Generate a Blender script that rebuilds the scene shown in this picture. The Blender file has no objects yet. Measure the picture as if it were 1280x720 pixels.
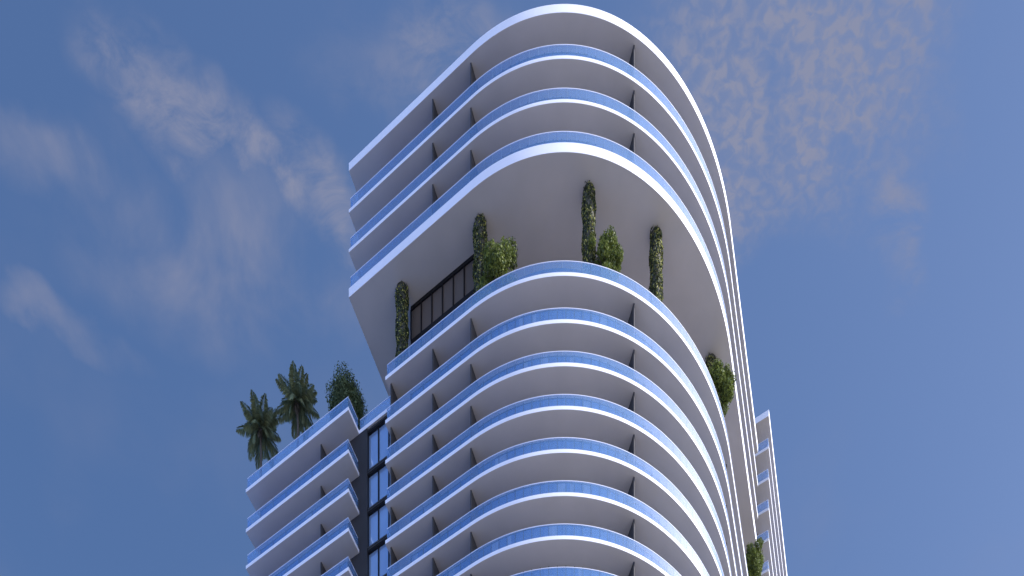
import bpy, math, random
import numpy as np
from mathutils import Vector

S = bpy.context.scene
C = S.collection
R = math.radians

# ------------------------------------------------------------------ camera
cam_data = bpy.data.cameras.new("camera")
cam = bpy.data.objects.new("camera", cam_data)
C.objects.link(cam)
cam.location = (0, 0, 1.6)
cam.rotation_euler = (R(90), 0, 0)
cam_data.sensor_fit = 'HORIZONTAL'
cam_data.sensor_width = 36
cam_data.lens = 36 * 1048.8 / 1280
cam_data.shift_y = (2120 - 360) / 1280
cam_data.clip_end = 20000
S.camera = cam

# ------------------------------------------------------------------ light
SUN_EL = 34.0
SUN_DIR = 14.0            # degrees clockwise from +X, i.e. to the right and a little towards the camera
sx, sy = math.cos(R(-SUN_DIR)), math.sin(R(-SUN_DIR))
to_sun = Vector((sx * math.cos(R(SUN_EL)), sy * math.cos(R(SUN_EL)), math.sin(R(SUN_EL))))
sun_data = bpy.data.lights.new("sun", 'SUN')
sun_data.energy = 3.9
sun_data.angle = R(0.6)
sun_data.color = (1.0, 0.95, 0.89)
sun = bpy.data.objects.new("sun", sun_data)
C.objects.link(sun)
sun.rotation_euler = to_sun.to_track_quat('Z', 'Y').to_euler()

world = bpy.data.worlds.new("World")
S.world = world
world.use_nodes = True
nt = world.node_tree
N, Lk = nt.nodes, nt.links
for n in list(N):
    N.remove(n)
wout = N.new('ShaderNodeOutputWorld')
wbg = N.new('ShaderNodeBackground')
wbg.inputs['Strength'].default_value = 0.095
Lk.new(wbg.outputs[0], wout.inputs[0])
sky = N.new('ShaderNodeTexSky')
sky.sky_type = 'NISHITA'
sky.sun_disc = False
sky.sun_elevation = R(SUN_EL)
sky.sun_rotation = R(90 + SUN_DIR)
sky.air_density = 1.0
sky.dust_density = 2.4
sky.ozone_density = 1.3

S.view_settings.view_transform = 'Standard'
S.view_settings.look = 'None'
S.view_settings.gamma = 1
S.view_settings.exposure = 0.9


def wmath(op, a, b=None, c=None, clamp=False):
    n = N.new('ShaderNodeMath'); n.operation = op; n.use_clamp = clamp
    for i, v in enumerate((a, b, c)):
        if v is None:
            continue
        if isinstance(v, (int, float)):
            n.inputs[i].default_value = v
        else:
            Lk.new(v, n.inputs[i])
    return n.outputs[0]


# clouds: a flat layer overhead, addressed by direction (x/z, y/z)
tc = N.new('ShaderNodeTexCoord')
sep = N.new('ShaderNodeSeparateXYZ')
Lk.new(tc.outputs['Generated'], sep.inputs[0])
zz = wmath('MAXIMUM', sep.outputs[2], 0.05)
px = wmath('DIVIDE', sep.outputs[0], zz)
py = wmath('DIVIDE', sep.outputs[1], zz)
comb = N.new('ShaderNodeCombineXYZ')
Lk.new(px, comb.inputs[0]); Lk.new(py, comb.inputs[1])
P = comb.outputs[0]
warp_n = N.new('ShaderNodeTexNoise'); warp_n.inputs['Scale'].default_value = 17; warp_n.inputs['Detail'].default_value = 5
Lk.new(P, warp_n.inputs['Vector'])
warp_s = N.new('ShaderNodeVectorMath'); warp_s.operation = 'MULTIPLY_ADD'
warp_s.inputs[1].default_value = (.085, .06, 0); warp_s.inputs[2].default_value = (-.0425, -.03, 0)
Lk.new(warp_n.outputs['Color'], warp_s.inputs[0])
warp_a = N.new('ShaderNodeVectorMath'); warp_a.operation = 'ADD'
Lk.new(P, warp_a.inputs[0]); Lk.new(warp_s.outputs[0], warp_a.inputs[1])
PW = warp_a.outputs[0]


def wnoise(scale, detail, rough, loc=(0, 0, 0), rot=0.0, stretch=(1, 1, 1), dist=0.0):
    m = N.new('ShaderNodeMapping')
    m.inputs['Location'].default_value = loc
    m.inputs['Rotation'].default_value = (0, 0, rot)
    m.inputs['Scale'].default_value = stretch
    Lk.new(P, m.inputs[0])
    n = N.new('ShaderNodeTexNoise')
    n.inputs['Scale'].default_value = scale
    n.inputs['Detail'].default_value = detail
    n.inputs['Roughness'].default_value = rough
    n.inputs['Distortion'].default_value = dist
    Lk.new(m.outputs[0], n.inputs['Vector'])
    return n.outputs['Fac']


def blob(cx, cy, rx, ry, rot=0.0):
    """soft elliptical region of the cloud layer, 1 in the middle, 0 at the rim"""
    m = N.new('ShaderNodeMapping'); m.vector_type = 'TEXTURE'
    m.inputs['Location'].default_value = (cx, cy, 0)
    m.inputs['Rotation'].default_value = (0, 0, rot)
    m.inputs['Scale'].default_value = (rx, ry, 1)
    Lk.new(PW, m.inputs[0])
    l = N.new('ShaderNodeVectorMath'); l.operation = 'LENGTH'
    Lk.new(m.outputs[0], l.inputs[0])
    r = N.new('ShaderNodeMapRange'); r.interpolation_type = 'SMOOTHSTEP'
    r.inputs['From Min'].default_value = 1.0; r.inputs['From Max'].default_value = 0.15
    r.inputs['To Min'].default_value = 0.0; r.inputs['To Max'].default_value = 1.0
    Lk.new(l.outputs['Value'], r.inputs['Value'])
    return r.outputs[0]


def ramp(v, a, b):
    r = N.new('ShaderNodeMapRange'); r.interpolation_type = 'SMOOTHSTEP'
    r.inputs['From Min'].default_value = a; r.inputs['From Max'].default_value = b
    Lk.new(v, r.inputs['Value'])
    return r.outputs[0]


def wmax(a, b):
    return wmath('MAXIMUM', a, b)


wisp = wnoise(26, 7, 0.62, rot=0.55, stretch=(1, 2.2, 1), dist=0.5)
soft = wnoise(14, 5, 0.55, loc=(2.1, .7, 0), dist=0.3)
mottle = wnoise(125, 3, 0.5, rot=-0.6, stretch=(1, 1.5, 1), dist=0.5)
patch = wnoise(24, 4, 0.55, loc=(.4, 3.1, 0))
streak = blob(-.206, .533, .080, .030, 0.42)
streak = wmax(streak, blob(-.155, .550, .045, .020, 0.45))
puff = blob(-.122, .553, .050, .028, 0.5)
low = blob(-.200, .583, .150, .055, 0.1)
farl = wmax(blob(-.30, .545, .050, .022, .3), wmath('MULTIPLY', blob(-.335, .612, .06, .016, .35), .75))
topc = blob(-.01, .515, .13, .030, 0.1)
right = wmax(blob(.175, .520, .125, .065, 0.15), blob(.125, .558, .085, .036, 0.0))
rstr = blob(.262, .566, .050, .020, .9)
c1 = wmath('MULTIPLY', wmath('MULTIPLY', wmax(streak, puff), ramp(wisp, .26, .74)), 1.08)
c2 = wmath('MULTIPLY', wmath('MULTIPLY', wmax(low, farl), ramp(soft, .30, .76)), .82)
c3 = wmath('MULTIPLY', wmath('MULTIPLY', right, wmath('MULTIPLY_ADD', ramp(mottle, .34, .72), .62, .34)), ramp(patch, .20, .55))
c3 = wmath('MULTIPLY', c3, 1.3)
c4 = wmath('MULTIPLY', wmath('MULTIPLY', wmax(topc, rstr), ramp(wisp, .30, .70)), .75)
gen = wmath('MULTIPLY', ramp(wnoise(5, 5, .55, loc=(9, 4, 0)), .5, .75), .14)
cloud = wmax(wmax(c1, c2), wmax(wmax(c3, c4), gen))
above = ramp(sep.outputs[2], 0.02, 0.25)
cloud = wmath('MINIMUM', wmath('MULTIPLY', cloud, above), .92)
mix = N.new('ShaderNodeMix'); mix.data_type = 'RGBA'
hs = N.new('ShaderNodeHueSaturation')
hs.inputs['Saturation'].default_value = 1.15
hs.inputs['Value'].default_value = 1.0
Lk.new(sky.outputs[0], hs.inputs['Color'])
Lk.new(cloud, mix.inputs['Factor'])
tint = N.new('ShaderNodeMix'); tint.data_type = 'RGBA'; tint.blend_type = 'MULTIPLY'
tint.inputs['Factor'].default_value = 1.0
tint.inputs[7].default_value = (.88, .925, 1.05, 1)
Lk.new(hs.outputs[0], tint.inputs[6])
Lk.new(tint.outputs[2], mix.inputs[6])
mix.inputs[7].default_value = (1.50, 1.62, 2.3, 1)
# added glow low in the sky, out of view, brightens unlit slab edges and glass
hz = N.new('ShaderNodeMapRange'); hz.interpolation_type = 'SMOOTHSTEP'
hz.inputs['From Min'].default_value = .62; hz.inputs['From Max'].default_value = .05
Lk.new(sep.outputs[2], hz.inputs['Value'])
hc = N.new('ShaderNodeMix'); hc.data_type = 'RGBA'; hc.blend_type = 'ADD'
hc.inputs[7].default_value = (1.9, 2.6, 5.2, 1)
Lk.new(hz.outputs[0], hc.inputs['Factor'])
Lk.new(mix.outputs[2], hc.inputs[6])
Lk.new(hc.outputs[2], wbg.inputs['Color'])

# ------------------------------------------------------------------ materials
MATS = {}


def mat(name, col, rough=0.6, metal=0.0, noise=0.0, nscale=3.0, spec=0.5, bump=0.0, second=None):
    m = bpy.data.materials.new(name); m.use_nodes = True
    t = m.node_tree; b = t.nodes['Principled BSDF']
    b.inputs['Base Color'].default_value = (*col, 1)
    b.inputs['Roughness'].default_value = rough
    b.inputs['Metallic'].default_value = metal
    b.inputs['Specular IOR Level'].default_value = spec
    if noise or second:
        tcn = t.nodes.new('ShaderNodeTexCoord')
        nz = t.nodes.new('ShaderNodeTexNoise')
        nz.inputs['Scale'].default_value = nscale
        nz.inputs['Detail'].default_value = 6
        t.links.new(tcn.outputs['Object'], nz.inputs['Vector'])
        rp = t.nodes.new('ShaderNodeValToRGB')
        rp.color_ramp.elements[0].position = 0.3
        rp.color_ramp.elements[1].position = 0.7
        a = second if second else tuple(c * (1 - noise) for c in col)
        rp.color_ramp.elements[0].color = (*a, 1)
        rp.color_ramp.elements[1].color = (*(col if second else tuple(min(1, c * (1 + noise * .4)) for c in col)), 1)
        t.links.new(nz.outputs['Fac'], rp.inputs[0])
        t.links.new(rp.outputs[0], b.inputs['Base Color'])
        if bump:
            bp = t.nodes.new('ShaderNodeBump')
            bp.inputs['Strength'].default_value = bump
            t.links.new(nz.outputs['Fac'], bp.inputs['Height'])
            t.links.new(bp.outputs[0], b.inputs['Normal'])
    MATS[name] = m
    return m


mat('white_paint', (.84, .87, .97), .55, noise=.035, nscale=.35)
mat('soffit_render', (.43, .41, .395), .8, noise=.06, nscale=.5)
mat('charcoal', (.045, .046, .052), .6, noise=.2, nscale=1.5)
mat('charcoal_wall', (.026, .025, .029), .7, noise=.2, nscale=.8)
mat('black_frame', (.008, .008, .010), .6, spec=.2)
mat('alu', (.74, .80, .95), .4)
mat('bark', (.11, .085, .06), .9, noise=.5, nscale=12, bump=.4)
mat('palm_bark', (.09, .08, .07), .9, noise=.5, nscale=9, bump=.4)
mat('column_render', (.07, .07, .06), .8, noise=.3, nscale=6)
mat('terrace_paving', (.55, .47, .38), .8, noise=.15, nscale=1)
mat('terrace_floor', (.60, .58, .58), .8, noise=.1)
mat('window_glass', (.03, .12, .40), .06, spec=.9, noise=.15, nscale=.6)
mat('window_curtain', (.22, .31, .52), .12, spec=.9, noise=.2, nscale=2)
mat('sky_glass', (.44, .64, 1.0), .04, metal=.55, spec=1.0, noise=.12, nscale=.5)
mat('pavilion_glass', (.11, .092, .082), .3, spec=.25)
mat('curtain', (.28, .15, .06), .9)
mat('pavilion_wall', (.04, .04, .045), .6)


def leafmat(name, col, var=.5, trans=.25, nscale=1.6):
    m = bpy.data.materials.new(name); m.use_nodes = True
    t = m.node_tree; b = t.nodes['Principled BSDF']
    g = t.nodes.new('ShaderNodeNewGeometry')
    tcn = t.nodes.new('ShaderNodeTexCoord')
    nz = t.nodes.new('ShaderNodeTexNoise'); nz.inputs['Scale'].default_value = nscale; nz.inputs['Detail'].default_value = 3
    t.links.new(tcn.outputs['Object'], nz.inputs['Vector'])
    ad = t.nodes.new('ShaderNodeMath'); ad.operation = 'MULTIPLY_ADD'
    ad.inputs[1].default_value = .45
    t.links.new(g.outputs['Random Per Island'], ad.inputs[0])
    sc = t.nodes.new('ShaderNodeMath'); sc.operation = 'MULTIPLY'; sc.inputs[1].default_value = .75
    t.links.new(nz.outputs['Fac'], sc.inputs[0]); t.links.new(sc.outputs[0], ad.inputs[2])
    rp = t.nodes.new('ShaderNodeValToRGB')
    rp.color_ramp.elements[0].position = .25; rp.color_ramp.elements[1].position = .85
    rp.color_ramp.elements[0].color = (*[c * (1 - var) for c in col], 1)
    rp.color_ramp.elements[1].color = (*[min(1, c * (1 + var)) for c in col], 1)
    t.links.new(ad.outputs[0], rp.inputs[0])
    t.links.new(rp.outputs[0], b.inputs['Base Color'])
    b.inputs['Roughness'].default_value = .55
    b.inputs['Specular IOR Level'].default_value = .15
    tr = t.nodes.new('ShaderNodeBsdfTranslucent')
    t.links.new(rp.outputs[0], tr.inputs['Color'])
    mx = t.nodes.new('ShaderNodeMixShader'); mx.inputs[0].default_value = trans
    t.links.new(b.outputs[0], mx.inputs[1]); t.links.new(tr.outputs[0], mx.inputs[2])
    t.links.new(mx.outputs[0], t.nodes['Material Output'].inputs['Surface'])
    MATS[name] = m
    return m


leafmat('leaf_green', (.115, .150, .036), .55)
leafmat('leaf_deep', (.085, .120, .060), .5, .2)
leafmat('palm_leaf', (.17, .205, .115), .5, .2)
leafmat('palm_dry', (.14, .13, .11), .3, .1)
leafmat('ivy_dark', (.032, .048, .020), .6, .1, 4)
leafmat('ivy_gold', (.32, .33, .10), .5, .15, 4)
leafmat('ivy_grey', (.12, .16, .13), .5, .1, 4)


def railing_glass():
    m = bpy.data.materials.new('railing_glass'); m.use_nodes = True
    t = m.node_tree
    for n in list(t.nodes):
        if n.type != 'OUTPUT_MATERIAL':
            t.nodes.remove(n)
    out = t.nodes['Material Output']
    tr = t.nodes.new('ShaderNodeBsdfTransparent'); tr.inputs[0].default_value = (.97, .985, 1.0, 1)
    df = t.nodes.new('ShaderNodeBsdfDiffuse'); df.inputs[0].default_value = (.21, .50, .96, 1)
    tl = t.nodes.new('ShaderNodeBsdfTranslucent'); tl.inputs[0].default_value = (.21, .50, .96, 1)
    gl = t.nodes.new('ShaderNodeBsdfGlossy'); gl.inputs['Color'].default_value = (.9, .93, 1, 1)
    gl.inputs['Roughness'].default_value = .04
    gr = t.nodes.new('ShaderNodeBsdfGlossy'); gr.inputs['Color'].default_value = (1, .90, 1, 1)
    gr.inputs['Roughness'].default_value = .42
    tcn = t.nodes.new('ShaderNodeTexCoord')
    nz = t.nodes.new('ShaderNodeTexNoise'); nz.inputs['Scale'].default_value = .45; nz.inputs['Detail'].default_value = 2
    t.links.new(tcn.outputs['Object'], nz.inputs['Vector'])
    mr = t.nodes.new('ShaderNodeMapRange'); mr.inputs['To Min'].default_value = .22; mr.inputs['To Max'].default_value = .28
    t.links.new(nz.outputs['Fac'], mr.inputs['Value'])
    a = t.nodes.new('ShaderNodeMixShader'); a.inputs[0].default_value = .25
    t.links.new(df.outputs[0], a.inputs[1]); t.links.new(tl.outputs[0], a.inputs[2])
    b = t.nodes.new('ShaderNodeMixShader')
    t.links.new(mr.outputs[0], b.inputs[0])
    t.links.new(tr.outputs[0], b.inputs[1]); t.links.new(a.outputs[0], b.inputs[2])
    c = t.nodes.new('ShaderNodeMixShader'); c.inputs[0].default_value = .055
    t.links.new(b.outputs[0], c.inputs[1]); t.links.new(gr.outputs[0], c.inputs[2])
    lw = t.nodes.new('ShaderNodeLayerWeight'); lw.inputs[0].default_value = .5
    pw = t.nodes.new('ShaderNodeMath'); pw.operation = 'POWER'; pw.inputs[1].default_value = 4.0
    t.links.new(lw.outputs['Facing'], pw.inputs[0])
    fr = t.nodes.new('ShaderNodeMath'); fr.operation = 'MULTIPLY_ADD'
    fr.inputs[1].default_value = .6; fr.inputs[2].default_value = .04
    t.links.new(pw.outputs[0], fr.inputs[0])
    d = t.nodes.new('ShaderNodeMixShader')
    t.links.new(fr.outputs[0], d.inputs[0])
    t.links.new(c.outputs[0], d.inputs[1]); t.links.new(gl.outputs[0], d.inputs[2])
    t.links.new(d.outputs[0], out.inputs['Surface'])
    MATS['railing_glass'] = m


railing_glass()

# ------------------------------------------------------------------ mesh helpers
class MB:
    def __init__(self):
        self.v = []; self.f = []; self.mi = []

    def quad(self, a, b, c, d, mi=0):
        i = len(self.v); self.v += [a, b, c, d]; self.f.append((i, i + 1, i + 2, i + 3)); self.mi.append(mi)

    def prism(self, poly, z0, z1, mi=0, mib=None):
        """closed prism from a plan polygon (counter-clockwise), bottom may take another material"""
        i = len(self.v); n = len(poly)
        self.v += [(p[0], p[1], z0) for p in poly] + [(p[0], p[1], z1) for p in poly]
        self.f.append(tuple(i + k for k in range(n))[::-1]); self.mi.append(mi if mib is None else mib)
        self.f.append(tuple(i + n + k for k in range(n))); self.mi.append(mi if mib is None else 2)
        for k in range(n):
            j = (k + 1) % n
            self.f.append((i + k, i + j, i + n + j, i + n + k)); self.mi.append(mi)

    def box(self, x0, x1, y0, y1, z0, z1, mi=0):
        self.prism([(x0, y0), (x1, y0), (x1, y1), (x0, y1)], z0, z1, mi)

    def band(self, A, B, z0, z1, mi=0):
        """solid strip following two plan lines A (inner) and B (outer)"""
        i = len(self.v); n = len(A)
        for a, b in zip(A, B):
            self.v += [(a[0], a[1], z0), (b[0], b[1], z0), (b[0], b[1], z1), (a[0], a[1], z1)]
        for k in range(n - 1):
            p, q = i + 4 * k, i + 4 * k + 4
            for e in range(4):
                g = (e + 1) % 4
                self.f.append((p + e, q + e, q + g, p + g)); self.mi.append(mi)
        self.f.append((i, i + 3, i + 2, i + 1)[::-1]); self.mi.append(mi)
        p = i + 4 * (n - 1)
        self.f.append((p, p + 3, p + 2, p + 1)); self.mi.append(mi)

    def build(self, name, mats, parent=None, smooth=False):
        me = bpy.data.meshes.new(name)
        me.from_pydata(self.v, [], self.f)
        for m in ([mats] if isinstance(mats, str) else mats):
            me.materials.append(MATS[m])
        me.polygons.foreach_set('material_index', self.mi)
        me.update()
        if smooth:
            me.polygons.foreach_set('use_smooth', [True] * len(me.polygons))
            me.set_sharp_from_angle(angle=R(30))
        o = bpy.data.objects.new(name, me)
        C.objects.link(o)
        if parent:
            o.parent = parent
        return o


def tag(o, label=None, cat=None, group=None, kind=None):
    if label: o['label'] = label
    if cat: o['category'] = cat
    if group: o['group'] = group
    if kind: o['kind'] = kind
    return o


# the building's own axes: u runs along the straight front towards the rounded corner, v runs inwards
ORG = (-10.4465, 69.0821)
ANG = R(-25.4886)
eu = (math.cos(ANG), math.sin(ANG)); ev = (-math.sin(ANG), math.cos(ANG))
H = 3.3


def W(u, v, z=0.0):
    return Vector((ORG[0] + u * eu[0] + v * ev[0], ORG[1] + u * eu[1] + v * ev[1], z))


def Z(n):
    return 1.6 + H * n


def empty(name, loc, rz=0.0):
    e = bpy.data.objects.new(name, None); C.objects.link(e)
    e.location = loc; e.rotation_euler = (0, 0, rz); e.empty_display_size = .5
    return e


def lin(a, b, step):
    n = max(1, int(round(math.hypot(b[0] - a[0], b[1] - a[1]) / step)))
    return [(a[0] + (b[0] - a[0]) * k / n, a[1] + (b[1] - a[1]) * k / n) for k in range(n)]


CU, CV, RAD, US = 8.0, 16.8, 16.8, 24.8


def outline(uL, vE, d=0.0, vL=1.5, side=True):
    """left side (from v=vL), straight front, quarter circle, right side up to vE; inset by d.
    sampled from the un-inset line so that different insets match point for point"""
    p = []
    n1 = 3
    if side:
        for k in range(n1):
            p.append((uL + d, vL + (d - vL) * k / n1))
    n2 = int(round((CU - uL) / .75))
    for k in range(n2):
        p.append((uL + d + (CU - uL - d) * k / n2, d))
    n3 = 72
    for k in range(n3):
        a = math.pi / 2 * k / n3
        p.append((CU + (RAD - d) * math.sin(a), CV - (RAD - d) * math.cos(a)))
    n4 = int(round((vE - CV) / .9))
    for k in range(n4 + 1):
        p.append((US - d, CV + (vE - d - CV) * k / n4))
    return p


def rect_path(u0, u1, d, vL, vR, n=.75):
    """U-shaped balcony edge: left side, front at v=d, right side"""
    nf = max(1, int(round((u1 - u0) / n)))
    p = [(u0 + d, vL + (d - vL) * k / 2) for k in range(2)]
    p += [(u0 + d + (u1 - u0 - 2 * d) * k / nf, d) for k in range(nf)]
    p += [(u1 - d, d + (vR - d) * k / 2) for k in range(3)]
    return p


def gapline(P_, i, j, eps):
    q = list(P_[i:j + 1])

    def mv(a, b):
        L = math.hypot(b[0] - a[0], b[1] - a[1]) or 1
        return (a[0] + (b[0] - a[0]) * eps / L, a[1] + (b[1] - a[1]) * eps / L)
    s, e = mv(q[0], q[1]), mv(q[-1], q[-2])
    q[0], q[-1] = s, e
    return q


def railing(fn, zt, parent, height=1.0, every=2, corners=()):
    """glass balustrade on the slab edge: panels with narrow joints, a slim cap rail and a base shoe"""
    mb = MB()
    A, B = fn(.128), fn(.112)
    cuts = sorted(set(list(range(0, len(A) - 1, every)) + list(corners) + [len(A) - 1]))
    for i, j in zip(cuts[:-1], cuts[1:]):
        mb.band(gapline(A, i, j, .006), gapline(B, i, j, .006), zt + .03, zt + height)
    g = mb.build('glass_railing', 'railing_glass', parent, smooth=True)
    mb = MB(); mb.band(fn(.140), fn(.100), zt + height, zt + height + .04)
    mb.build('cap_rail', 'alu', g, smooth=True)
    mb = MB(); mb.band(fn(.150), fn(.090), zt + .002, zt + .06)
    mb.build('base_shoe', 'alu', g, smooth=True)
    return g


def window_wall(fn_pts, z0, z1, parent, rnd, bay=2, name='window_wall', g0='window_glass', g1='window_curtain', prob=.22):
    """one storey of glazing following a plan line; mullions and rails are its frame"""
    mb = MB(); fr = MB()
    A = fn_pts(0); B = fn_pts(-.07)
    for i in range(0, len(A) - 1, bay):
        j = min(i + bay, len(A) - 1)
        m = 1 if rnd.random() < prob else 0
        for k in range(i, j):
            a, b = A[k], A[k + 1]
            if m and rnd.random() < .5:
                t = rnd.uniform(.45, .8) * (z1 - z0)
                mb.quad((a[0], a[1], z0), (b[0], b[1], z0), (b[0], b[1], z0 + t), (a[0], a[1], z0 + t), 1)
                mb.quad((a[0], a[1], z0 + t), (b[0], b[1], z0 + t), (b[0], b[1], z1), (a[0], a[1], z1), 0)
            else:
                mb.quad((a[0], a[1], z0), (b[0], b[1], z0), (b[0], b[1], z1), (a[0], a[1], z1), m)
        a, c = A[i], B[i]
        t = (A[i + 1][0] - a[0], A[i + 1][1] - a[1]); L = math.hypot(*t); t = (t[0] / L * .03, t[1] / L * .03)
        fr.prism([(c[0] - t[0], c[1] - t[1]), (c[0] + t[0], c[1] + t[1]), (a[0] + t[0], a[1] + t[1]), (a[0] - t[0], a[1] - t[1])], z0, z1)
    w = mb.build(name, [g0, g1], parent)
    fr.band(fn_pts(.01), fn_pts(-.05), z0, z0 + .09)
    fr.band(fn_pts(.01), fn_pts(-.02), z1 - .07, z1)
    fr.build('window_frame', 'black_frame', w)
    return w


def partition(u, v, du, dv, length, z0, z1, parent, th=.10):
    """fin wall between two balconies: starts at (u, v), runs along (du, dv)"""
    nx, ny = -dv * th / 2, du * th / 2
    mb = MB()
    mb.prism([(u - nx, v - ny), (u + nx, v + ny), (u + du * length + nx, v + dv * length + ny), (u + du * length - nx, v + dv * length - ny)][::1], z0, z1)
    o = mb.build('partition_wall', 'charcoal', parent)
    m = o.modifiers.new('edge', 'BEVEL'); m.width = .015; m.segments = 1
    return o


# ------------------------------------------------------------------ ground
gm = mat('city_ground', (.46, .44, .42), .9, noise=.3, nscale=.02, second=(.32, .31, .33))
mb = MB(); mb.quad((-6000, -6000, 0), (6000, -6000, 0), (6000, 6000, 0), (-6000, 6000, 0))
tag(mb.build('ground', 'city_ground'), kind='structure')
# added blue sheet left of the site, out of view, tints bounce light
mat('bounce_blue', (.10, .23, .56), .22, noise=.25, nscale=.01, bump=.0)
a, b, c, d = W(-22, -5000), W(-22, 5000), W(-7000, 5000), W(-7000, -5000)
mb = MB(); mb.quad((a.x, a.y, .004), (b.x, b.y, .004), (c.x, c.y, .004), (d.x, d.y, .004))
tag(mb.build('bounce_sheet', 'bounce_blue'), kind='structure')

# ------------------------------------------------------------------ main tower
NL = {1: 32.83}
for k in range(2, 12):
    NL[k] = 31.74 - (k - 2)
NU = {0: 38.92, 1: 37.85, 2: 36.84, 3: 35.69}
TL = .30
tower = empty('residential_tower', W(8, 12, 0), ANG)
TOFF = Vector((8, 12, 0))
pt = empty('frame_probe', (0, 0, 0)); bpy.data.objects.remove(pt)


class Local:
    """parts are modelled in (u, v, z); shift them so that the thing's empty sits at its base"""
    def __init__(self, root, off):
        self.root = root; self.off = off

    def fix(self):
        def rec(o):
            for ch in o.children:
                if ch.parent == self.root:
                    ch.location = (-self.off[0], -self.off[1], 0)
        rec(self.root)


def slab(uL, vE, zb, zt, parent, name='floor_slab', top='terrace_floor'):
    p = outline(uL, vE, 0, vL=vE)
    # closed back
    poly = p + [(uL, vE)] if abs(p[0][1] - vE) > 1e-6 else p
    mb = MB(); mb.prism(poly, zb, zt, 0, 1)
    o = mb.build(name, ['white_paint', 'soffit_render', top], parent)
    m = o.modifiers.new('edge', 'BEVEL'); m.width = .02; m.segments = 2; m.limit_method = 'ANGLE'; m.angle_limit = R(40)
    return o


def fins(levels_zb_zt, parent, uL):
    for z0, z1 in levels_zb_zt:
        for (u, v, du, dv, L) in FIN:
            partition(u, v, du, dv, L, z0, z1, parent)
        if uL > -1:
            partition(.33, .34, 0, 1, 1.2, z0, z1, parent)


r2 = math.sqrt(.5)
FIN = [(4.36, .29, 0, 1, 1.2), (7.84, .29, 0, 1, 1.2), (19.66, 5.14, -r2, r2, 1.2),
       (24.45, 16.9, -1, 0, 1.2), (24.45, 19.8, -1, 0, 1.2), (24.45, 23.8, -1, 0, 1.2), (24.45, 28.0, -1, 0, 1.2)]
rnd = random.Random(5)
VE = 31.3
# lower storeys
zs = []
for k in range(1, 11):
    zb = Z(NL[k]); zt = zb + TL
    slab(0.0, VE, zb, zt, tower, top='terrace_paving' if k == 1 else 'terrace_floor')
    ends = (3,)
    railing(lambda d: outline(0.0, VE, d), zt, tower, every=2, corners=(3,))
    if k > 1:
        z1 = Z(NL[k - 1])
        zs.append((zt, z1))
        window_wall(lambda e: outline(0.02, VE, 1.57 + e, side=False), zt, z1, tower, rnd)
fins(zs, tower, 0)
# body below the storeys in view
mb = MB(); p = outline(0.0, VE, 1.5, vL=VE); mb.prism(p, 0, Z(NL[10]) - .003)
mb.build('lower_body', 'window_glass', tower)
# upper storeys
UL = -3.66
thick = {0: .66, 1: .27, 2: .27, 3: .76}
zs = []
for k in (0, 1, 2, 3):
    zb = Z(NU[k]); zt = zb + thick[k]
    slab(UL, VE, zb, zt, tower, 'roof_slab' if k == 0 else 'floor_slab')
    if k > 0:
        railing(lambda d: outline(UL, VE, d, vL=5.0), zt, tower, every=2, corners=(3,))
        zs.append((zt, Z(NU[k - 1])))
        window_wall(lambda e: outline(UL + .6, VE, 1.57 + e, vL=VE, side=True), zt, Z(NU[k - 1]), tower, rnd, prob=.12)
fins(zs, tower, UL)
# sky terrace: core, glazed room and the five columns
zt1 = Z(NL[1]) + TL; zb3 = Z(NU[3])
mb = MB(); mb.prism(outline(3.2, 33.0, 5.2, vL=27.8), zt1 + .001, zb3 - .002); mb.build('terrace_core', 'window_glass', tower)


def glazed_room():
    mb = MB(); fr = MB()
    u0, u1, v0, v1 = .80, 8.0, 2.66, 9.45
    mid = zb3 - 2.85
    mb.box(u0 + .05, u1 - .05, v0 + .08, v1, zt1 + .002, zb3 - .004)
    g = mb.build('glazed_room', 'pavilion_glass', tower)
    fr.box(u0, u1, v0 - .02, v0 + .10, zb3 - .30, zb3 - .002)
    fr.box(u0, u1, v0 - .02, v0 + .10, mid - .45, mid)
    fr.box(u0, u1, v0 - .02, v0 + .10, zt1 + .001, zt1 + .2)
    fr.box(u1 - .04, u1 + .02, v0 + .11, v1, zb3 - .30, zb3 - .003)
    fr.box(u1 - .04, u1 + .02, v0 + .11, v1, mid - .45, mid)
    n = 7
    for k in range(n + 1):
        u = u0 + (u1 - u0) * k / n
        fr.box(u - .035, u + .035, v0 - .035, v0 + .09, zt1 + .21, mid - .46)
        fr.box(u - .035, u + .035, v0 - .035, v0 + .09, mid + .001, zb3 - .305)
    fr.build('window_frame', 'black_frame', g)
    # small glass-fronted lamps seen behind the panes are fixed to the frame as pale knobs
    return g


glazed_room()
COLS = [(0.61, 1.60), (7.97, 1.60), (16.31, 4.04), (20.53, 8.20), (23.15, 16.5)]
for (u, v) in COLS:
    mb = MB(); n = 20
    mb.prism([(u + .42 * math.cos(2 * math.pi * k / n), v + .42 * math.sin(2 * math.pi * k / n)) for k in range(n)], zt1 + .001, zb3 + .01)
    mb.build('column', 'column_render', tower, smooth=True)
Local(tower, TOFF).fix()
tag(tower, 'tall white tower with a rounded corner, wide curved balconies and an open planted terrace', 'building', 'parts of the apartment complex')

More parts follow.
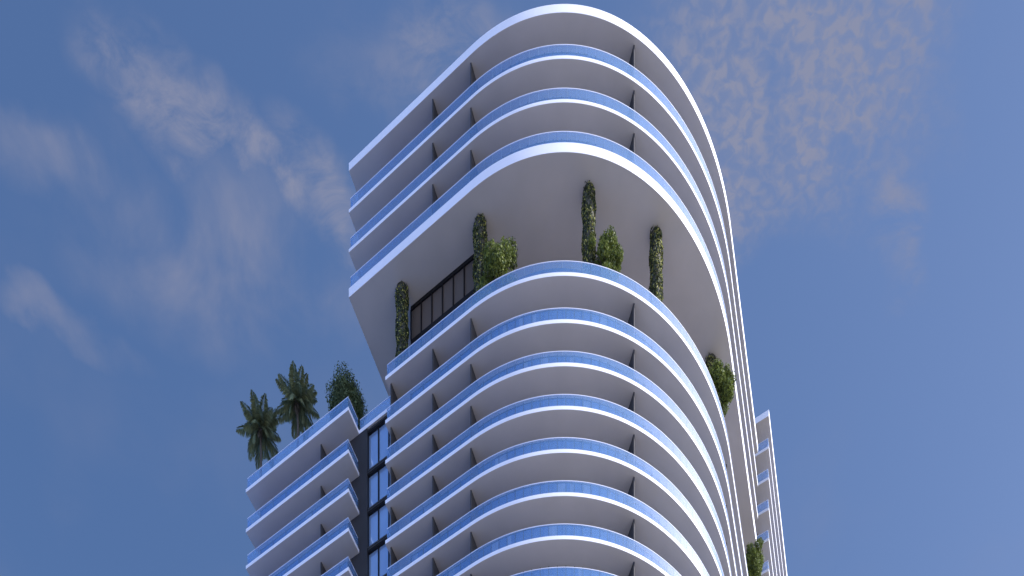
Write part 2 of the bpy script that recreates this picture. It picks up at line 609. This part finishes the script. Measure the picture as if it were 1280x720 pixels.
# ------------------------------------------------------------------ lower wing with link
wing = empty('apartment_wing', W(-9, 8, 0), ANG)
U0, U1 = -14.98, -3.69
VB = 15.0
for k in range(1, 8):
    zb = Z(NL[k]); zt = zb + TL
    mb = MB(); mb.box(U0, U1, 0, VB, zb, zt)
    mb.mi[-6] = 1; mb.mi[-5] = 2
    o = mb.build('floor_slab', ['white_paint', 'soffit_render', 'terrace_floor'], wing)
    m = o.modifiers.new('edge', 'BEVEL'); m.width = .02; m.segments = 2
    railing(lambda d: rect_path(U0, U1, d, 1.5 if k > 1 else 14.8, 1.5), zt, wing, every=2, corners=(2, 2 + 15))
    if k > 1:
        z1 = Z(NL[k - 1])
        window_wall(lambda e: lin((U0 + .4, 1.5 + e), (-5.0, 1.5 + e), .75) + [(-5.0, 1.5 + e)], zt, z1, wing, rnd)
        partition(-7.02, .56, 0, 1, .98, zt, z1, wing)
        # side walls
        mb = MB(); mb.box(U0 + .3, U0 + .38, 1.55, VB - .3, zt, z1); mb.build('side_wall', 'charcoal_wall', wing)
# dark rendered wall between balconies and the glazed link
z_top = Z(NL[1]) - .003; z_bot = 0
mb = MB(); mb.box(-4.98, -2.87, 1.52, 2.2, z_bot, z_top); mb.build('dark_wall', 'charcoal_wall', wing)
# link roof
mb = MB(); mb.box(U1 + .003, -.004, 1.5, VB, Z(NL[1]), Z(NL[1]) + TL - .003); mb.mi[-6] = 1; mb.mi[-5] = 2
mb.build('roof_slab', ['white_paint', 'soffit_render', 'terrace_floor'], wing)
g = railing(lambda d: [(U1 + .02 + (-U1 - .05) * k / 4, 1.5 + d) for k in range(5)], Z(NL[1]) + TL, wing, every=2)
for k in range(1, 8):
    z1 = Z(NL[k]) - (.003 if k == 1 else .0); z0 = Z(NL[k + 1])
    # two panes per storey, then the dark spandrel with its thin rail
    for (a, b) in ((-2.86, -1.88), (-1.82, -.84), (-.78, -.10)):
        mb = MB(); mb.box(a, b, 1.80, 1.83, z0 + .12, z1 - .34)
        w = mb.build('window', 'sky_glass', wing)
        mb = MB()
        mb.box(a - .03, a + .01, 1.70, 1.86, z0 + .10, z1 - .33)
        mb.box(b - .01, b + .03, 1.70, 1.86, z0 + .10, z1 - .33)
        mb.build('window_frame', 'black_frame', w)
    mb = MB(); mb.box(-2.868, -.10, 1.62, 2.2, z1 - .34, z1 - .004)
    s = mb.build('spandrel', 'black_frame', wing)
    mb = MB(); mb.box(-2.866, -.10, 1.57, 1.619, z1 - .20, z1 - .14)
    mb.build('spandrel_rail', 'charcoal', s)
    mb = MB(); mb.box(-2.866, -.10, 1.60, 1.9, z0 - .003, z0 + .10); mb.build('sill', 'charcoal', wing)
mb = MB(); mb.box(U0 + .4, -5.0, 1.56, VB - .4, 0, Z(NL[7]) - .003); mb.build('lower_body', 'charcoal_wall', wing)
mb = MB(); mb.box(-2.85, -.1, 2.25, VB - .5, 0, z_top); mb.build('link_body', 'charcoal_wall', wing)
Local(wing, (-9, 8)).fix()
tag(wing, 'lower white wing with straight glass balconies and a planted roof, left of the rounded tower', 'building', 'parts of the apartment complex')

# ------------------------------------------------------------------ rear tower
rear = empty('rear_tower', W(14, 46, 0), ANG)
RU0, RU1, RV0, RV1 = 4.0, 25.2, 35.9, 62.0


def rear_path(d, v_end=RV1 - .5):
    p = [(RU0 + d + (RU1 - RU0 - 2 * d) * k / 28, RV0 + d) for k in range(28)]
    p += [(RU1 - d, RV0 + d + (v_end - RV0 - d) * k / 30) for k in range(31)]
    return p


RN = {0: NU[0] + 3, 1: NU[1] + 3, 2: NU[2] + 3}
for k in range(3, 14):
    RN[k] = RN[2] - (k - 2)
for k in range(0, 13):
    zb = Z(RN[k]); zt = zb + (.66 if k == 0 else .27)
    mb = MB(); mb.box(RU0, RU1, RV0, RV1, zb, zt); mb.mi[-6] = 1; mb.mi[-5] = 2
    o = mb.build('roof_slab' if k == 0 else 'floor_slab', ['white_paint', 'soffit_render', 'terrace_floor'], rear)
    if k:
        railing(rear_path, zt, rear, every=2, corners=(28,))
        z1 = Z(RN[k - 1])
        window_wall(lambda e: [(p[0] - 0, p[1]) for p in rear_path(1.5 + e, RV1 - .6)], zt, z1, rear, rnd)
mb = MB(); mb.box(RU0 + 1.6, RU1 - 1.6, RV0 + 1.6, RV1 - .6, 0, Z(RN[12]) - .003); mb.build('lower_body', 'window_glass', rear)
mb = MB(); mb.box(RU0 + 2, RU1 - 2.2, VE + .01, RV0 + 1.4, 0, Z(RN[0]) - .003); mb.build('link_body', 'charcoal_wall', rear)
Local(rear, (14, 46)).fix()
tag(rear, 'tall white balcony block rising behind the right edge of the rounded tower', 'building', 'parts of the apartment complex')

# ------------------------------------------------------------------ planting
def mesh_np(name, V, F, mi, mats, parent=None, loc=(0, 0, 0)):
    me = bpy.data.meshes.new(name)
    me.vertices.add(len(V)); me.vertices.foreach_set('co', np.asarray(V, 'f').ravel())
    k = F.shape[1]
    me.loops.add(F.size); me.loops.foreach_set('vertex_index', F.ravel().astype('i'))
    me.polygons.add(len(F)); me.polygons.foreach_set('loop_start', np.arange(0, F.size, k, dtype='i'))
    me.polygons.foreach_set('loop_total', np.full(len(F), k, 'i'))
    for m in mats:
        me.materials.append(MATS[m])
    me.polygons.foreach_set('material_index', np.asarray(mi, 'i'))
    me.update(calc_edges=True); me.validate()
    o = bpy.data.objects.new(name, me); C.objects.link(o)
    o.location = loc
    if parent: o.parent = parent
    return o


def leaf_cards(pos, nrm, size, rng, spread=.8):
    """leaf-shaped quads at pos, roughly facing nrm"""
    n = len(pos)
    nr = nrm + rng.normal(0, spread, (n, 3)); nr /= np.linalg.norm(nr, axis=1, keepdims=True)
    t = np.cross(nr, rng.normal(0, 1, (n, 3))); t /= np.linalg.norm(t, axis=1, keepdims=True)
    b = np.cross(nr, t)
    s = size[:, None]
    v0 = pos - t * s * .5
    v1 = pos + b * s * .30 + nr * s * .05
    v2 = pos + t * s * .5
    v3 = pos - b * s * .30 + nr * s * .05
    V = np.stack([v0, v1, v2, v3], 1).reshape(-1, 3)
    F = np.arange(4 * n).reshape(n, 4)
    return V, F


def tube(pts, rad, n=8):
    V = []; F = []
    pts = [Vector(p) for p in pts]
    for i, p in enumerate(pts):
        d = (pts[min(i + 1, len(pts) - 1)] - pts[max(i - 1, 0)]).normalized()
        a = d.cross(Vector((.3, 1, .2))).normalized(); b = d.cross(a)
        for k in range(n):
            t = 2 * math.pi * k / n
            V.append(tuple(p + (a * math.cos(t) + b * math.sin(t)) * rad[i]))
    for i in range(len(pts) - 1):
        for k in range(n):
            j = (k + 1) % n
            F.append((i * n + k, i * n + j, (i + 1) * n + j, (i + 1) * n + k))
    return V, F


def tree(name, u, v, z, height, rx, rz, seed, mats, nleaf, leaf, label, lean=(0, 0), group=None, clumps=26, full=False):
    """trunk with limbs, crown of leaf cards gathered in clumps; crown centre at height - rz"""
    rng = np.random.default_rng(seed)
    root = empty(name, W(u, v, z), ANG)
    cz = height - rz
    cen = np.array([lean[0], lean[1], cz])
    # clump centres inside an uneven ellipsoid
    cs = []
    while len(cs) < clumps:
        p = rng.uniform(-1, 1, 3)
        r = np.linalg.norm(p)
        if .35 < r < .86:
            cs.append(p)
    cs = np.array(cs)
    cs[:, :2] *= (1 + .30 * cs[:, 2:] ** 2 + .55 * np.clip(cs[:, 2:], 0, 1))
    cs = cs * np.array([rx, rx, rz]) * rng.uniform(.86, 1.1, (clumps, 1))
    cr = rng.uniform(.24, .42, clumps) * (rx * rx * rz) ** (1 / 3)
    if full:
        cs = cs * np.array([.80, .80, .80]); cr = cr * 1.25
    V = []; F = []
    vt, ft = tube([(0, 0, 0), (lean[0] * .2, lean[1] * .2, cz * .35), (lean[0] * .6, lean[1] * .6, cz * .75), tuple(cen + [0, 0, rz * .3])],
                  [.13, .10, .08, .03])
    V += vt; F += ft
    for c in cs[::2]:
        o = len(V)
        base = np.array([lean[0] * .5, lean[1] * .5, cz - rz * rng.uniform(.2, .7)])
        e = cen + c * .85
        m = (base + e) / 2 + rng.normal(0, .1, 3)
        vt, ft = tube([tuple(base), tuple(m), tuple(e)], [.045, .03, .012], 5)
        V += vt; F += [tuple(o + i for i in f) for f in ft]
    me = bpy.data.meshes.new('trunk'); me.from_pydata(V, [], F); me.materials.append(MATS['bark']); me.update()
    t = bpy.data.objects.new('trunk', me); C.objects.link(t); t.parent = root
    # leaves
    w = cr ** 2; w /= w.sum()
    idx = rng.choice(clumps, nleaf, p=w)
    d = rng.normal(0, 1, (nleaf, 3)); d /= np.linalg.norm(d, axis=1, keepdims=True)
    rr = rng.uniform(.25, 1, nleaf) ** .45 * (1 + rng.normal(0, .10, nleaf))
    pos = cen + cs[idx] + d * (cr[idx] * np.clip(rr, 0, 1.12))[:, None]
    nr = d + np.array([0, 0, .4])
    VV, FF = leaf_cards(pos, nr, rng.uniform(.6, 1.25, nleaf) * leaf, rng)
    mi = rng.choice(len(mats), nleaf, p=([.8, .2] if len(mats) == 2 else [1.0]))
    mesh_np('crown', VV, FF, mi, mats, root)
    tag(root, label, 'tree', group)
    return root


ZT = zt1
GT = 'trees on the sky terrace'
tree('terrace_tree', 9.64, 1.60, ZT, 5.3, 1.42, 2.1, 11, ['leaf_green', 'leaf_deep'], 14144, .15,
     'bushy green tree on the open terrace, beside the second ivy column from the left', group=GT)
tree('terrace_tree', 17.54, 4.50, ZT, 5.15, 1.25, 1.8, 12, ['leaf_green', 'leaf_deep'], 11424, .15,
     'bushy green tree on the open terrace, against the right side of the third ivy column', group=GT)
tree('terrace_tree', 24.0, 15.6, ZT, 7.15, .98, 2.3, 13, ['leaf_green', 'leaf_deep'], 12512, .15,
     'tall narrow tree leaning over the terrace railing where the tower turns to its right side', lean=(.25, 0), group=GT)
tree('terrace_tree', 24.1, 28.6, ZT, 7.7, .95, 2.6, 14, ['leaf_green', 'leaf_deep'], 12512, .15,
     'green terrace tree at the far right end, in front of the block behind', lean=(.45, 0), group=GT)
tree('roof_tree', -5.4, 2.0, ZT, 6.05, 1.45, 2.3, 15, ['leaf_deep'], 22000, .15,
     'dark round-topped tree on the right end of the lower wing roof', clumps=64, full=True)


def palm(u, v, z, h, seed, label, flen=2.2):
    rng = np.random.default_rng(seed)
    root = empty('palm_tree', W(u, v, z), ANG)
    pts = [(0, 0, 0), (.05, .03, h * .3), (.10, 0, h * .65), (.02, .02, h * .92), (0, 0, h)]
    V, F = tube(pts, [.15, .11, .09, .10, .08], 10)
    me = bpy.data.meshes.new('trunk'); me.from_pydata(V, [], F); me.materials.append(MATS['palm_bark']); me.update()
    t = bpy.data.objects.new('trunk', me); C.objects.link(t); t.parent = root
    nf = 30
    for i in range(nf):
        az = i * 2.399963 + rng.normal(0, .12)
        f = i / (nf - 1)
        el0 = math.radians(80 - 125 * f + rng.normal(0, 6))
        L = flen * rng.uniform(.85, 1.08) * (1.0 if f < .8 else .9)
        droop = math.radians(rng.uniform(50, 80) + 10 * f)
        n = 26
        p = np.array([0, 0, h - .05]); P_ = [p]; T = []
        for k in range(n):
            e = el0 - droop * (k / n) ** 1.3
            d = np.array([math.cos(az) * math.cos(e), math.sin(az) * math.cos(e), math.sin(e)])
            T.append(d); p = p + d * L / n; P_.append(p)
        VV = []; FF = []
        # rachis
        vt, ft = tube([tuple(q) for q in P_[::5]], np.linspace(.028, .006, len(P_[::5])).tolist(), 4)
        side0 = np.array([-math.sin(az), math.cos(az), 0])
        VV += vt; FF += ft
        for k in range(3, n + 1):
            s = k / n
            ll = flen * .30 * math.sin(math.pi * (s * .80 + .16)) ** .7
            d = T[min(k, n - 1)]
            up = np.cross(d, side0); up /= np.linalg.norm(up)
            if up[2] < 0: up = -up
            for sd in (-1, 1):
                for sub in (0, .5):
                    q = P_[k - 1] + (P_[k] - P_[k - 1]) * sub
                    dr = side0 * sd * .75 + d * .62 - np.array([0, 0, .50 + rng.uniform(0, .35)]) + rng.normal(0, .07, 3)
                    dr /= np.linalg.norm(dr)
                    wv = d * .055
                    m = q + dr * ll * .55 - np.array([0, 0, .0])
                    e2 = q + dr * ll + np.array([0, 0, -.10 * ll / .6])
                    o = len(VV)
                    VV += [tuple(q - wv * .5), tuple(m - wv), tuple(e2), tuple(m + wv)]
                    FF.append((o, o + 1, o + 2, o + 3))
        me = bpy.data.meshes.new('frond'); me.from_pydata(VV, [], FF)
        me.materials.append(MATS['palm_leaf']); me.update()
        o = bpy.data.objects.new('frond', me); C.objects.link(o); o.parent = root
    # fibre and fruit stalks under the crown
    pos = rng.normal(0, 1, (260, 3)) * np.array([.10, .10, .22]) + np.array([0, 0, h - .35])
    VV, FF = leaf_cards(pos, pos * 0 + np.array([0, 0, .2]), rng.uniform(.1, .3, 260), rng)
    mesh_np('crown_fibre', VV, FF, np.zeros(260), ['palm_dry'], root)
    tag(root, label, 'palm tree', 'palms on the wing roof')
    return root


palm(-14.2, 1.0, ZT, 6.3, 3, 'left palm of two on the lower wing roof, nearest the outer corner')
palm(-10.15, 1.2, ZT, 6.3, 8, 'right palm of two on the lower wing roof, nearer the round tree')

# ivy round the columns
IVL = ['dark ivy wrapped round the leftmost terrace column, beside the glazed room',
       'dark ivy wrapped round the second terrace column, left of a bushy tree',
       'sunlit ivy wrapped round the third terrace column, below the highest curve of the soffit',
       'golden sunlit ivy wrapped round the fourth terrace column, standing free without a tree',
       'ivy on the rightmost terrace column, mostly hidden behind the railing and a leaning tree']
for i, (u, v) in enumerate(COLS):
    rng = np.random.default_rng(40 + i)
    h = zb3 - zt1
    n = 7000
    a = rng.uniform(0, 2 * math.pi, n); zz_ = rng.uniform(.02, 1, n) ** .95 * (h - .03)
    bulge = .055 * np.sin(zz_ * 2.3 + a * 2 + i) + .03 * np.sin(zz_ * 5.1 - a * 3)
    r = .46 + bulge + rng.uniform(-.03, .05, n)
    top = zz_ > h - .35
    keep = ~(top & (rng.uniform(0, 1, n) < .55))
    a, zz_, r = a[keep], zz_[keep], r[keep]
    pos = np.stack([r * np.cos(a), r * np.sin(a), zz_], 1)
    nr = np.stack([np.cos(a), np.sin(a), a * 0 + .35], 1)
    VV, FF = leaf_cards(pos, nr, rng.uniform(.08, .18, len(a)), rng, .6)
    mi = rng.choice(3, len(a), p=[.66, .28, .06])
    o = mesh_np('climbing_ivy', VV, FF, mi, ['ivy_dark', 'ivy_gold', 'ivy_grey'], None, W(u, v, zt1))
    o.rotation_euler = (0, 0, ANG)
    tag(o, IVL[i], 'ivy', 'ivy on the terrace columns')
